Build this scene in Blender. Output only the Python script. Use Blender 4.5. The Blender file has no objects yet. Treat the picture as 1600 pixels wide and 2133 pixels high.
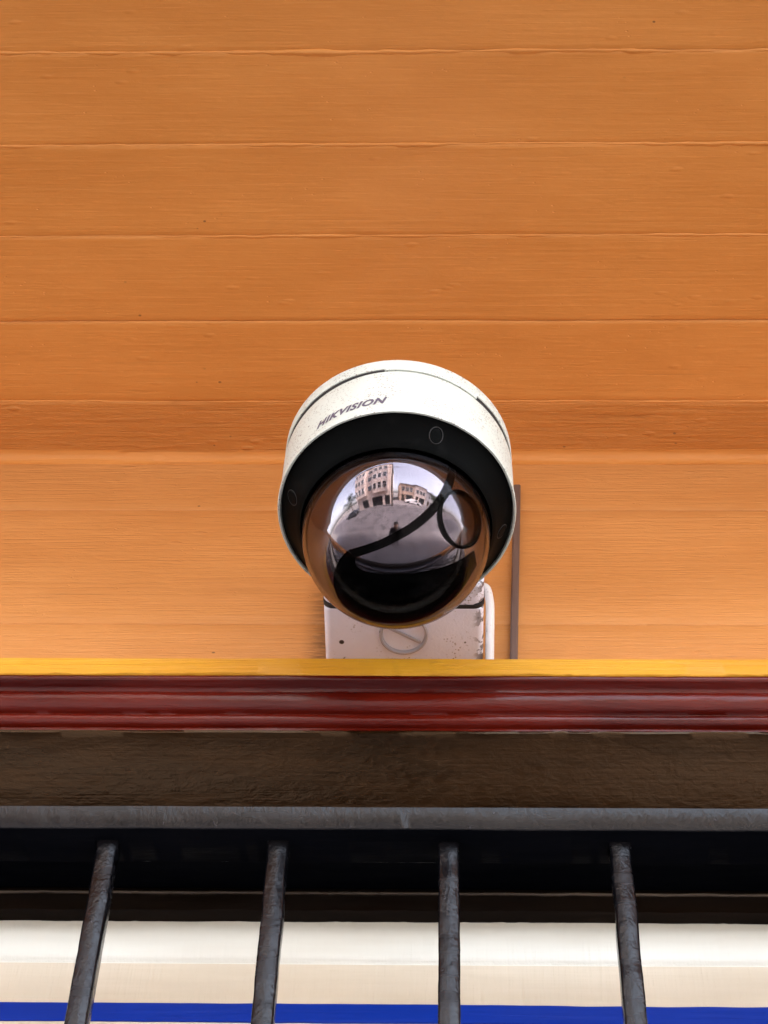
import bpy, bmesh, math, random
from mathutils import Vector, Matrix, noise
R = math.radians
random.seed(7)
S = bpy.context.scene
COL = S.collection
GZ = 1.6                                    # height of the phone above the pavement

# ------------------------------------------------------------------ camera
cd = bpy.data.cameras.new('camera')
cam = bpy.data.objects.new('camera', cd); COL.objects.link(cam)
PITCH, YAW, ROLL, FPX = R(56.0), R(-2.8), R(2.35), 4700.0
fw = Vector((math.sin(YAW)*math.cos(PITCH), math.cos(YAW)*math.cos(PITCH), math.sin(PITCH)))
rt = Vector((math.cos(YAW), -math.sin(YAW), 0)); up = rt.cross(fw)
rr = math.cos(ROLL)*rt + math.sin(ROLL)*up
uu = -math.sin(ROLL)*rt + math.cos(ROLL)*up
m3 = Matrix((rr, uu, -fw)).transposed()
cam.matrix_world = Matrix.Translation((0, 0, GZ)) @ m3.to_4x4()
cd.sensor_fit = 'VERTICAL'; cd.sensor_height = 36.0
cd.lens = FPX*36.0/2133.0
cd.clip_start = 0.03; cd.clip_end = 4000
S.camera = cam

# ------------------------------------------------------------------ light
SUN_EL, SUN_ROT = R(58), R(68)              # veiled sun behind the house: its street front lies in open shade
w = bpy.data.worlds.new('World'); S.world = w; w.use_nodes = True
wn = w.node_tree.nodes; wl = w.node_tree.links
bg = wn['Background']
sky = wn.new('ShaderNodeTexSky'); sky.sky_type = 'NISHITA'; sky.sun_disc = False
sky.sun_elevation = SUN_EL; sky.sun_rotation = SUN_ROT
sky.air_density = 1.0; sky.dust_density = 3.0; sky.ozone_density = 1.0
hs = wn.new('ShaderNodeHueSaturation'); hs.inputs['Saturation'].default_value = 0.45
wl.new(sky.outputs[0], hs.inputs['Color']); wl.new(hs.outputs[0], bg.inputs['Color'])
bg.inputs['Strength'].default_value = 0.15
sl = bpy.data.lights.new('sun', 'SUN'); sl.energy = 3.4; sl.angle = R(10); sl.color = (1, .95, .86)
so = bpy.data.objects.new('sun', sl); COL.objects.link(so)
sd = Vector((math.sin(SUN_ROT)*math.cos(SUN_EL), math.cos(SUN_ROT)*math.cos(SUN_EL), math.sin(SUN_EL)))
so.rotation_euler = sd.to_track_quat('Z', 'Y').to_euler()
S.view_settings.view_transform = 'Standard'; S.view_settings.look = 'None'
S.view_settings.gamma = 1.0; S.view_settings.use_curve_mapping = False
S.view_settings.exposure = 3.5
S.render.engine = 'CYCLES'
S.cycles.use_denoising = True; S.cycles.denoiser = 'OPENIMAGEDENOISE'; S.cycles.denoising_prefilter = 'ACCURATE'; S.cycles.denoising_input_passes = 'RGB_ALBEDO_NORMAL'
S.cycles.max_bounces = 10; S.cycles.transmission_bounces = 8; S.cycles.glossy_bounces = 5
S.cycles.transparent_max_bounces = 12; S.cycles.diffuse_bounces = 4

# ------------------------------------------------------------------ helpers
def ray(x, y):                               # direction seen at a point of the photograph (1600 wide)
    return fw + rr*((x-800)/FPX) - uu*((y-1066.5)/FPX)
def at_depth(x, y, Y):
    d = ray(x, y); return Vector((d.x*Y/d.y, Y, GZ + d.z*Y/d.y))

def tag(o, label=None, cat=None, group=None, kind=None):
    for k, v in (('label', label), ('category', cat), ('group', group), ('kind', kind)):
        if v: o[k] = v
    return o
def empty(name, loc=(0, 0, 0), parent=None):
    o = bpy.data.objects.new(name, None); COL.objects.link(o); o.location = loc
    o.empty_display_size = .05
    if parent: o.parent = parent
    return o
def world_loc(o):
    v = Vector((0, 0, 0))
    while o: v += o.location; o = o.parent
    return v
def obj(name, bm, mats, parent=None, smooth=None, local=False):
    """bm is in world coordinates (or the parent's, when local)"""
    if parent is not None and not local:
        bmesh.ops.translate(bm, verts=bm.verts, vec=-world_loc(parent))
    bmesh.ops.recalc_face_normals(bm, faces=bm.faces)
    me = bpy.data.meshes.new(name); bm.to_mesh(me); bm.free()
    for m in (mats if isinstance(mats, (list, tuple)) else [mats]): me.materials.append(m)
    o = bpy.data.objects.new(name, me); COL.objects.link(o)
    if parent: o.parent = parent
    if smooth is not None:
        me.shade_smooth()
        if smooth < 180: me.set_sharp_from_angle(angle=R(smooth))
    return o
def BM(): return bmesh.new()
def box(bm, x0, x1, y0, y1, z0, z1, bev=0.0, seg=2, mi=0):
    vs = [bm.verts.new(p) for p in ((x0,y0,z0),(x1,y0,z0),(x1,y1,z0),(x0,y1,z0),(x0,y0,z1),(x1,y0,z1),(x1,y1,z1),(x0,y1,z1))]
    fs = [bm.faces.new([vs[i] for i in f]) for f in ((3,2,1,0),(4,5,6,7),(0,1,5,4),(1,2,6,5),(2,3,7,6),(3,0,4,7))]
    for f in fs: f.material_index = mi
    if bev > 0:
        es = {e for f in fs for e in f.edges}
        bmesh.ops.bevel(bm, geom=list(es), offset=bev, segments=seg, affect='EDGES', profile=.5)
    return vs
def lathe(bm, prof, n=96, c=(0, 0, 0), a0=0.0, a1=2*math.pi, closed=True):
    """prof: (r, z) list, revolved about z through c"""
    full = abs(a1-a0-2*math.pi) < 1e-6
    rings = []
    for i in range(n if full else n+1):
        a = a0 + (a1-a0)*i/n
        rings.append([bm.verts.new((c[0]+r*math.sin(a), c[1]-r*math.cos(a), c[2]+z)) for r, z in prof])
    m = len(rings)
    for i in range(m if full else m-1):
        A, B = rings[i], rings[(i+1) % m]
        for j in range(len(prof)-1):
            if prof[j][0] < 1e-9 and prof[j+1][0] < 1e-9: continue
            bm.faces.new((A[j], B[j], B[j+1], A[j+1]))
    if not full and closed:
        bm.faces.new(rings[0]); bm.faces.new(rings[-1][::-1])
    bmesh.ops.remove_doubles(bm, verts=bm.verts, dist=1e-6)
def tube(bm, pts, r, n=10, cap=True):
    rings = []
    prev = None
    for i, p in enumerate(pts):
        p = Vector(p)
        t = (Vector(pts[min(i+1, len(pts)-1)]) - Vector(pts[max(i-1, 0)])).normalized()
        if prev is None:
            a = Vector((1, 0, 0)) if abs(t.x) < .9 else Vector((0, 1, 0))
            u = (a - t*a.dot(t)).normalized()
        else: u = (prev - t*prev.dot(t)).normalized()
        prev = u; v = t.cross(u)
        rad = r[i] if isinstance(r, (list, tuple)) else r
        rings.append([bm.verts.new(p + (u*math.cos(2*math.pi*k/n) + v*math.sin(2*math.pi*k/n))*rad) for k in range(n)])
    for A, B in zip(rings, rings[1:]):
        for k in range(n): bm.faces.new((A[k], A[(k+1) % n], B[(k+1) % n], B[k]))
    if cap: bm.faces.new(rings[0][::-1]); bm.faces.new(rings[-1])
def xs_fine(x0, x1, inner=.42, step=.004, outer_step=.08):
    a = []; x = x0
    while x < x1 - 1e-6:
        a.append(x); x += step if -inner < x < inner else min(outer_step, (-inner-x) if x < -inner and -inner-x > 1e-6 else outer_step)
    a.append(x1); return a
def sweep(bm, prof, xs, fn=None):
    """closed profile of (y, z), swept along x; fn(i, x, y, z) -> (y, z) lets the painted edge wander"""
    rings = []
    for x in xs:
        rings.append([bm.verts.new((x,) + tuple(fn(i, x, y, z) if fn else (y, z))) for i, (y, z) in enumerate(prof)])
    n = len(prof)
    for A, B in zip(rings, rings[1:]):
        for k in range(n): bm.faces.new((A[k], A[(k+1) % n], B[(k+1) % n], B[k]))
    bm.faces.new(rings[0]); bm.faces.new(rings[-1][::-1])
def nz(*p): return noise.noise(Vector(p))
def arc(cy, cz, r, a0, a1, n):
    return [(cy + r*math.cos(R(a0+(a1-a0)*i/n)), cz + r*math.sin(R(a0+(a1-a0)*i/n))) for i in range(n+1)]

# ------------------------------------------------------------------ materials
class Mat:
    def __init__(s, name):
        s.m = bpy.data.materials.new(name); s.m.use_nodes = True
        s.t = s.m.node_tree; s.n = s.t.nodes; s.b = s.n['Principled BSDF']; s.out = s.n['Material Output']
        s.co = s.n.new('ShaderNodeTexCoord').outputs['Object']
    def link(s, a, b): s.t.links.new(a, b)
    def mapped(s, scale, rot=(0, 0, 0), loc=(0, 0, 0)):
        mp = s.n.new('ShaderNodeMapping'); mp.inputs['Scale'].default_value = scale
        mp.inputs['Rotation'].default_value = rot; mp.inputs['Location'].default_value = loc
        s.link(s.co, mp.inputs[0]); return mp.outputs[0]
    def noise(s, scale, detail=4, rough=.55, loc=(0, 0, 0), rot=(0, 0, 0), dist=0.0):
        t = s.n.new('ShaderNodeTexNoise'); t.inputs['Scale'].default_value = 1
        t.inputs['Detail'].default_value = detail; t.inputs['Roughness'].default_value = rough
        t.inputs['Distortion'].default_value = dist
        s.link(s.mapped(scale if isinstance(scale, tuple) else (scale,)*3, rot, loc), t.inputs['Vector']); return t.outputs['Fac']
    def voro(s, scale, feature='F1', loc=(0, 0, 0)):
        t = s.n.new('ShaderNodeTexVoronoi'); t.feature = feature; t.inputs['Scale'].default_value = 1
        s.link(s.mapped(scale if isinstance(scale, tuple) else (scale,)*3, loc=loc), t.inputs['Vector']); return t.outputs['Distance']
    def ramp(s, fac, a, b, ca=0.0, cb=1.0):
        r = s.n.new('ShaderNodeMapRange'); r.interpolation_type = 'SMOOTHSTEP'
        for k, v in (('From Min', a), ('From Max', b), ('To Min', ca), ('To Max', cb)): r.inputs[k].default_value = v
        s.link(fac, r.inputs['Value']); return r.outputs[0]
    def math(s, op, a, b):
        m = s.n.new('ShaderNodeMath'); m.operation = op
        for i, v in enumerate((a, b)):
            if isinstance(v, (int, float)): m.inputs[i].default_value = v
            else: s.link(v, m.inputs[i])
        return m.outputs[0]
    def mix(s, fac, a, b):
        m = s.n.new('ShaderNodeMix'); m.data_type = 'RGBA'
        if isinstance(fac, (int, float)): m.inputs[0].default_value = fac
        else: s.link(fac, m.inputs[0])
        for i, v in ((6, a), (7, b)):
            if isinstance(v, tuple): m.inputs[i].default_value = v + (1,)
            else: s.link(v, m.inputs[i])
        return m.outputs[2]
    def color(s, c):
        if isinstance(c, tuple): s.b.inputs['Base Color'].default_value = c + (1,)
        else: s.link(c, s.b.inputs['Base Color'])
        return s
    def rough(s, r):
        if isinstance(r, (int, float)): s.b.inputs['Roughness'].default_value = r
        else: s.link(r, s.b.inputs['Roughness'])
        return s
    def bump(s, h, dist=.001, strength=1.0, target=None):
        b = s.n.new('ShaderNodeBump'); b.inputs['Distance'].default_value = dist; b.inputs['Strength'].default_value = strength
        s.link(h, b.inputs['Height']); s.link(b.outputs[0], (target or s.b).inputs['Normal']); return s
    def set(s, **k):
        for a, v in k.items(): s.b.inputs[a.replace('_', ' ')].default_value = v
        return s
def plain(name, c, r=.5, **k): return Mat(name).color(c).rough(r).set(**k).m

def board_paint(name, c1, c2, rough=.5, seed=0.0, grime=.22, relief=.0011, dirt_shade=None, wrk=.25):
    """old brushed house paint over long-grained boards"""
    m = Mat(name)
    yz = lambda a: (a, a, a)
    grain = m.noise((9, 260, 260), 5, .6, (seed, seed, 0), dist=.3)
    brush = m.noise((26, 900, 900), 3, .6, (0, seed, seed))
    lump = m.noise((22, 60, 60), 3, .5, (seed*2, 0, 0))
    pits = m.ramp(m.voro((120, 260, 260)), .0, .16)
    pn = m.ramp(m.noise((30, 40, 40), 2), .58, .64, 1, 0)
    pit = m.math('MAXIMUM', pits, pn)
    blot = m.ramp(m.noise((5, 14, 14), 5, .6, (seed, 3, 1)), .3, .7)
    base = m.mix(blot, c1, c2)
    # rubbed-in grime along the grain, and a few specks
    gr = m.ramp(grain, .42, .2, 0, grime)
    gmask = m.ramp(m.noise((3, 11, 11), 3, .5, (seed, 0, 5)), .42, .62)
    base = m.mix(m.math('MULTIPLY', gr, gmask), base, (c1[0]*.35, c1[1]*.3, c1[2]*.3))
    specks = m.math('MULTIPLY', m.ramp(m.voro((70, 90, 90), loc=(3, seed, 1)), .11, .06), m.ramp(m.noise(16, 2, .5, (9, 9, seed)), .62, .68))
    base = m.mix(m.math('MULTIPLY', specks, .75), base, (.05, .025, .012))
    if dirt_shade:                                           # grit plus the fixing's shadow, both mixed into the wall colour beside it
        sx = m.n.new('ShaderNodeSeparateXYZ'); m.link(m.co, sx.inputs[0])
        f = m.math('MULTIPLY', m.ramp(sx.outputs[0], dirt_shade[0]-.022, dirt_shade[0]-.001), m.ramp(sx.outputs[2], dirt_shade[1]+.03, dirt_shade[1]-.01))
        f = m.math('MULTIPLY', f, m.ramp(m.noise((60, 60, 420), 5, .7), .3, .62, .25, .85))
        f = m.math('MULTIPLY', f, m.ramp(sx.outputs[0], dirt_shade[0]+.02, dirt_shade[0]+.004))
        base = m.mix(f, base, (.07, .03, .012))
    m.color(base).rough(rough)
    wr = m.noise((34, 150, 150), 5, .65, (1, seed, 4), dist=1.2)
    h = m.math('ADD', m.math('MULTIPLY', grain, .55), m.math('MULTIPLY', wr, wrk))
    h = m.math('ADD', h, m.math('MULTIPLY', brush, .22))
    h = m.math('ADD', h, m.math('MULTIPLY', lump, .5))
    h = m.math('ADD', h, m.math('MULTIPLY', pit, .35))
    blob = m.math('MULTIPLY', m.ramp(m.voro((34, 90, 90), loc=(seed, 2, 6)), .22, .05), m.ramp(m.noise((9, 14, 14), 2, .5, (2, seed, 9)), .5, .62))
    h = m.math('ADD', h, m.math('MULTIPLY', blob, .4))
    m.bump(h, relief, .9)
    m.set(Specular_IOR_Level=.35)
    return m.m
ORANGE = [board_paint('orange_board_paint', (.60, .242, .052), (.67, .285, .068), .42, s) for s in (0.0, 3.7, 8.1)]
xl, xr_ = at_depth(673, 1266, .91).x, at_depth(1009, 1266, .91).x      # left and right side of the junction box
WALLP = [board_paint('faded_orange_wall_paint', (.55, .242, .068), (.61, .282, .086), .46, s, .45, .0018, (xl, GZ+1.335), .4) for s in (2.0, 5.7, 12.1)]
ROUGHB = board_paint('grainy_orange_board_paint', (.54, .208, .042), (.60, .245, .055), .5, 6.3, .8, .0026, None, .5)
YELLOW = board_paint('yellow_paint', (.52, .235, .012), (.66, .34, .022), .42, 5.0, .5, .002)
GREEN_BEIGE = board_paint('facade_paint', (.50, .2, .05), (.55, .22, .06), .55, 11.0)

def gloss_paint(name, c1, c2, rough, dist, lum=(10, 60, 60), fine=(60, 240, 240), chips=None, spec=.5, brush=(9, 500, 500)):
    m = Mat(name)
    a = m.noise(lum, 4, .6); b = m.noise(fine, 5, .65, dist=.6); c = m.noise(brush, 3, .6)
    base = m.mix(m.ramp(m.noise((7, 40, 40), 4), .35, .65), c1, c2)
    if chips: base = m.mix(m.math('MULTIPLY', m.ramp(b, .66, .72), .8), base, chips)
    m.color(base).rough(m.ramp(m.noise((14, 90, 90), 4), .3, .7, rough*.75, rough*1.35))
    h = m.math('ADD', m.math('MULTIPLY', a, .7), m.math('ADD', m.math('MULTIPLY', b, .3), m.math('MULTIPLY', c, .12)))
    m.bump(h, dist, 1.0); m.set(Specular_IOR_Level=spec)
    return m.m
MAROON = gloss_paint('maroon_gloss_paint', (.058, .0036, .0016), (.105, .0072, .0027), .07, .0009, (8, 90, 90), (60, 380, 380), spec=.3)
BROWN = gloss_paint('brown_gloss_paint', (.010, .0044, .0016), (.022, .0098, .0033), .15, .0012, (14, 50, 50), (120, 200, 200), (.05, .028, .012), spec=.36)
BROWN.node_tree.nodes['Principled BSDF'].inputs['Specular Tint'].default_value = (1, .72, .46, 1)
BLACK = gloss_paint('black_frame_paint', (.001, .0014, .0028), (.002, .0024, .004), .65, .0012, spec=.03)
SASH = gloss_paint('dark_brown_sash_paint', (.005, .0026, .0013), (.008, .004, .0018), .5, .001, spec=.1)
HIGHLIGHT = gloss_paint('edge_highlight_paint', (.05, .035, .022), (.12, .09, .06), .3, .001)
IRON = gloss_paint('lumpy_black_iron_paint', (.002, .002, .0028), (.0045, .0043, .0055), .22, .0015, (60, 60, 26), (230, 230, 90), (.04, .038, .048), spec=.32, brush=(420, 420, 260))

def white_paint(name, c, rough, dens=.5, scale=420, edge=None):
    m = Mat(name)
    v = m.voro(scale); n = m.noise(38, 3, .5)
    sp = m.math('MULTIPLY', m.ramp(v, .36, .2), m.ramp(n, .68-dens*.3, .78-dens*.2))
    v2 = m.math('MULTIPLY', m.ramp(m.voro(130, loc=(4, 1, 7)), .16, .1), m.ramp(m.noise(30, 2, .5, (5, 2, 2)), .55, .62))
    base = m.mix(m.ramp(m.noise(24, 4), .3, .75), c, tuple(x*.9 for x in c))
    base = m.mix(m.math('MULTIPLY', sp, .85), base, (.24, .2, .17))
    base = m.mix(m.math('MULTIPLY', v2, .9), base, (.06, .04, .035))
    if edge:
        sx = m.n.new('ShaderNodeSeparateXYZ'); m.link(m.co, sx.inputs[0])
        e = m.math('MULTIPLY', m.ramp(sx.outputs[0], edge-.010, edge-.0005), m.ramp(m.noise(150, 4, .6), .5, .56))
        base = m.mix(m.math('MULTIPLY', e, .9), base, (.05, .028, .018))
        big = m.math('MULTIPLY', m.ramp(m.voro(95, loc=(2, 7, 3)), .2, .14), m.ramp(m.noise(22, 2, .5, (1, 8, 2)), .54, .58))
        base = m.mix(big, base, (.035, .022, .016))
    m.color(base).rough(rough).bump(m.math('ADD', m.noise(500, 3), m.math('MULTIPLY', sp, -.6)), .0003, .6)
    return m.m
WHITE = white_paint('white_housing_paint', (.565, .61, .545), .45, .95, 520)
BOXW = white_paint('white_box_paint', (.77, .79, .90), .45, .6, edge=.0552)
PANELW = Mat('white_panel_paint')
PANELW.color(PANELW.mix(PANELW.ramp(PANELW.noise((4, 40, 30), 4), .35, .7), (.72, .72, .64), (.66, .645, .56))).rough(.4)
PANELW.bump(PANELW.math('ADD', PANELW.noise((10, 300, 160), 4), PANELW.noise((300, 300, 12), 3)), .0007, .8)
PANELW = PANELW.m
PANELC = Mat('cream_panel_paint')
PANELC.color(PANELC.mix(PANELC.ramp(PANELC.noise((4, 40, 30), 4), .35, .7), (.66, .585, .45), (.58, .50, .37))).rough(.45)
PANELC.bump(PANELC.math('ADD', PANELC.noise((10, 300, 160), 4), PANELC.noise((300, 300, 12), 3)), .0009, .8)
PANELC = PANELC.m
BLUE = Mat('blue_stripe_paint')
BLUE.color(BLUE.mix(BLUE.noise((8, 60, 60), 4), (.001, .022, .27), (.002, .03, .33))).rough(.4).bump(BLUE.noise((12, 300, 300), 4), .0006, .8)
BLUE.set(Specular_IOR_Level=.15)
BLUE = BLUE.m
BEZEL = Mat('black_bezel_plastic')
BEZEL.color(BEZEL.mix(BEZEL.ramp(BEZEL.noise(60, 4), .55, .75), (.0018, .0021, .0021), (.004, .0044, .0044))).rough(.5).set(Specular_IOR_Level=.02).bump(BEZEL.noise(900, 2), .0001, .5)
BEZEL = BEZEL.m
GROOVE = plain('dark_groove', (.006, .005, .005), .8)
SHROUD = Mat('polished_smoked_shroud')
g1 = SHROUD.n.new('ShaderNodeBsdfGlossy'); g1.inputs['Color'].default_value = (.84, .80, .83, 1); g1.inputs['Roughness'].default_value = .012
g2 = SHROUD.n.new('ShaderNodeBsdfDiffuse'); g2.inputs['Color'].default_value = (.012, .011, .012, 1)
g3 = SHROUD.n.new('ShaderNodeAddShader'); SHROUD.link(g1.outputs[0], g3.inputs[0]); SHROUD.link(g2.outputs[0], g3.inputs[1]); SHROUD.link(g3.outputs[0], SHROUD.out.inputs['Surface'])
SHROUD = SHROUD.m
BAND = plain('matt_black_band', (.002, .002, .002), .85, Specular_IOR_Level=0.05)
LOGO = plain('grey_violet_print', (.085, .07, .105), .5)
GASKET = plain('black_rubber_gasket', (.01, .01, .011), .6)
PLUG = white_paint('grey_plug_plastic', (.40, .385, .41), .5, .2)
CABLE = white_paint('white_cable_sheath', (.78, .77, .75), .4, .5, 600)
STRIP = Mat('weathered_brown_strip'); STRIP.color(STRIP.mix(STRIP.noise((200, 200, 20), 4), (.10, .062, .05), (.15, .105, .09))).rough(.5); STRIP = STRIP.m

DOME = Mat('clear_bubble')
gl = DOME.n.new('ShaderNodeBsdfGlass'); gl.inputs['IOR'].default_value = 1.16; gl.inputs['Roughness'].default_value = 0.0
gl.inputs['Color'].default_value = (.66, .645, .655, 1)
gs = DOME.n.new('ShaderNodeBsdfGlossy'); gs.inputs['Roughness'].default_value = 0.004; gs.inputs['Color'].default_value = (1, .97, 1, 1)
hz = DOME.n.new('ShaderNodeBsdfDiffuse'); hz.inputs['Color'].default_value = (.55, .5, .5, 1)
mx = DOME.n.new('ShaderNodeMixShader'); mx.inputs[0].default_value = .0
mx2 = DOME.n.new('ShaderNodeMixShader')
DOME.link(gl.outputs[0], mx.inputs[1]); DOME.link(gs.outputs[0], mx.inputs[2])
dust = DOME.math('MULTIPLY', DOME.ramp(DOME.noise(30, 5, .7), .45, .8), DOME.ramp(DOME.noise(900, 3, .7), .4, .7))
DOME.link(DOME.math('MULTIPLY', dust, .03), mx2.inputs[0])
DOME.link(mx.outputs[0], mx2.inputs[1]); DOME.link(hz.outputs[0], mx2.inputs[2]); DOME.link(mx2.outputs[0], DOME.out.inputs['Surface'])
DOME = DOME.m
PANE = plain('window_pane', (.03, .035, .045), .05, Specular_IOR_Level=.8)
LENS = plain('lens_glass', (.34, .32, .35), .03, Metallic=1.0)

# ------------------------------------------------------------------ ground, street
ASPH = Mat('asphalt'); ASPH.color(ASPH.mix(ASPH.ramp(ASPH.noise(.6, 5, .7), .45, .62), (.09, .082, .088), (.05, .046, .049))).rough(.85).bump(ASPH.noise(60, 4), .01, .6); ASPH = ASPH.m
CONC = Mat('pavement_concrete'); CONC.color(CONC.mix(CONC.ramp(CONC.noise(1.2, 5, .65), .35, .7), (.16, .147, .15), (.105, .095, .098))).rough(.8).bump(CONC.noise(90, 4), .004, .5); CONC = CONC.m
EARTH = Mat('ground_earth'); EARTH.color(EARTH.mix(EARTH.noise(.05, 4), (.12, .11, .1), (.18, .165, .15))).rough(.95); EARTH = EARTH.m
bm = BM(); bmesh.ops.create_grid(bm, x_segments=20, y_segments=20, size=600)
bmesh.ops.translate(bm, verts=bm.verts, vec=(0, 0, -.14)); tag(obj('ground', bm, EARTH), kind='structure')
bm = BM(); box(bm, -60, 60, -8.4, -1.6, -.138, -.118); tag(obj('road', bm, ASPH), kind='structure')
bm = BM()
for i in range(-14, 14):
    for j, (y0, y1) in enumerate(((-1.45, -.27), (-.27, .91))):
        box(bm, i*1.2, i*1.2+1.192, y0+.004, y1-.004, -.136, 0, .004, 1)
sw = tag(obj('pavement', bm, CONC), kind='structure')
bm = BM(); box(bm, -60, 60, -1.6, -1.452, -.136, .004, .012, 2); tag(obj('kerb', bm, CONC), kind='structure')
bm = BM(); box(bm, -60, 60, -14, -8.4, -.136, -.02, .01, 1); tag(obj('far_pavement', bm, CONC), kind='structure')

# ------------------------------------------------------------------ the house
YW, ZS, PITCHB = .97, GZ+1.516, .0733
house = empty('timber_house', (0, .97, 0))
tag(house, 'orange painted timber house front with board soffit and gold, maroon and brown cornice', 'house')
XR = 2.6
XS = xs_fine(-XR, XR)
# soffit: backing sheet plus its boards
bm = BM(); box(bm, -XR, XR, .50, YW+.08, ZS+.016, ZS+.04)
soffit = obj('soffit', bm, ORANGE[0], house); soffit['label'] = 'orange underside of boards above the dome camera'
edges = [.9163, .8445, .7715, .6974, .6256, .5535, .5]
inner = [YW+.0] + edges[:-1]
SOFF = (.0000, .0004, .0002, .0005, .0008, .0011, .0012)
for k, (yo, yi) in enumerate(zip(edges, inner)):
    butt = k > 0 and SOFF[k] > SOFF[k-1]               # the next board inwards stands prouder: this edge runs in behind it
    off = SOFF[k]
    z0 = ZS + off; g = .00012
    r = .0008; ri_ = .00015 if butt else .0007
    prof = [(yi-g, ZS+.015), (yi-g, z0+ri_), (yi-g-.3*ri_, z0+ri_*.35), (yi-g-ri_*.9, z0), (yi-g-.004, z0-.00002), (yi-.012, z0)]
    prof += [((yi+yo)/2, z0+.0001), (yo+.012, z0), (yo+g+.004, z0-.00022), (yo+g+r, z0-.0002), (yo+g+.0003, z0+r*.4), (yo+g, z0+r), (yo+g, ZS+.015)]
    n = len(prof)
    def fn(i, x, y, z, k=k, n=n):
        side = k if i < n//2 else k+1
        if i in (6,): return y, z
        e = .00045*nz(x*7, side*9.1, 0) + .0003*nz(x*45, side*4.3, 2) + .00022*nz(x*170, side, 7)
        dz = .0006*nz(x*3, side*5.7, k*3.1) + .00028*nz(x*38, side*2.2, k) + .00012*nz(x*150, side, k*2)
        edge = 1.0 if i in (2, 3, 4, n-5, n-4, n-3) else .0
        if i in (0, n-1): dz = 0
        return y + (e if i in (0, 1, 2, 3, n-1, n-2, n-3, n-4) else e*.4), z + dz*(.5+.6*edge)
    bm = BM(); sweep(bm, prof, XS, fn)
    obj('soffit_board', bm, ROUGHB if k == 0 else ORANGE[k % 3], soffit, 50)
bm = BM()
def fcv(i, x, y, z): return y + (.0008*nz(x*12, 5, i) + .0003*nz(x*70, 2, i) if 0 < i < 7 else 0), z + (.0005*nz(x*15, 8, i) if 0 < i < 7 else 0)
cvr = .0075
sweep(bm, [(YW+.004, ZS-cvr-.001), (YW-.0003, ZS-cvr-.001)] + [(YW-cvr+cvr*math.cos(R(a))-.0002, ZS-cvr+cvr*math.sin(R(a))-.0002) for a in (10, 30, 50, 70, 85)] + [(YW-cvr-.001, ZS-.0002), (YW-cvr-.001, ZS+.003), (YW+.004, ZS+.003)], XS, fcv)
obj('cove', bm, ORANGE[1], soffit, 60)
bm = BM(); box(bm, -XR-.02, XR+.02, .478, .4995, ZS-.012, ZS+.11, .003)
obj('fascia', bm, YELLOW, house)
# beads of old paint along the joints
for k, (yo, amp, sd) in enumerate(((.9163, .8, 1.0), (.7715, 1.0, 5.0), (.6974, 1.5, 9.0), (.6256, 1.9, 13.0), (.5535, 1.2, 17.0))):
    kk = (0, 2, 3, 4, 5)[k]
    zz = ZS + SOFF[kk]
    def frd(i, x, y, z, yo=yo, amp=amp, sd=sd, zz=zz):
        a = amp*max(.04, .5 + 1.0*nz(x*6, sd, 1) + .7*nz(x*27, sd, 2) + .4*nz(x*110, sd, 6))
        yc = yo + .0007 + .0011*nz(x*8, sd, 3) + .0007*nz(x*60, sd, 4)
        w_ = .0011*(.6+.5*a)
        return yc + y*w_, zz + .0004 - z*(.0004 + .00075*a)
    bm = BM(); sweep(bm, [(-1.25, -.6), (-1.0, .35), (-.5, .9), (.0, 1.0), (.7, .7), (1.7, .3), (2.4, -.3), (0, -1)], XS, frd)
    obj('paint_ridge', bm, ORANGE[(k+1) % 3], soffit, 80)
# wall boards
bm = BM(); box(bm, -XR, XR, YW+.016, YW+.05, GZ+1.125, ZS+.0155)
wall = obj('wall', bm, ORANGE[1], house); wall['label'] = 'orange board wall behind the dome camera'
zt = ZS - .0006
for k, nb in enumerate((1, 3, 6)):
    zb = max(ZS - PITCHB*nb, GZ+1.13)
    y0 = YW + (0, .0002, .0001, -.0001, .0001)[k]; g = .00012; r = .0008
    prof = [(YW+.015, zt-g), (y0+r, zt-g), (y0+.0002, zt-g-.0003), (y0, zt-g-r), (y0, zt-.012), (y0+.0001, (zt+zb)/2), (y0, zb+.012), (y0, zb+g+r), (y0+.0002, zb+g+.0003), (y0+r, zb+g), (YW+.015, zb+g)]
    n = len(prof)
    def fn(i, x, y, z, k=k, n=n):
        if i in (0, n-1): return y, z
        side = k if i < n//2 else k+1
        e = .0003*nz(x*9, side*7.7, 4) + .0002*nz(x*60, side*3.3, 1)
        d = .0003*nz(x*2.5, side*6.1, k*2.7) + .00015*nz(x*50, side, k)
        return y + d*.6, z + (e if i in (1, 2, 3, n-2, n-3, n-4) else 0)
    bm = BM(); sweep(bm, prof, XS, fn)
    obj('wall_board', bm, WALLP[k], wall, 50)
    zt = zb
# cornice over the opening
cor = empty('cornice', (0, 0, 0), house); cor.location = (0, 0, GZ+1.1)
YF = .91
zA, zB = GZ+YF*1.2955, GZ+YF*1.2758
prof = [(YF+.0015, zA), (YF, zA-.0012), (YF, zB+.001), (YF+.0012, zB), (YW-.001, zB), (YW-.001, zA+.001)]
def fy(i, x, y, z):
    if i in (2, 3): return y, z + .0013*nz(x*9, 1, 3) + .0013*nz(x*45, 1, 8) + .0008*nz(x*170, 2, 1)
    if i in (0, 1): return y + .0004*nz(x*14, 4, 4), z + .00025*nz(x*30, 6, 3)
    return y, z
bm = BM(); sweep(bm, prof, XS, fy); o = obj('fillet', bm, YELLOW, cor, 50); o['label'] = 'golden yellow top edge of the cornice'
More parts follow.
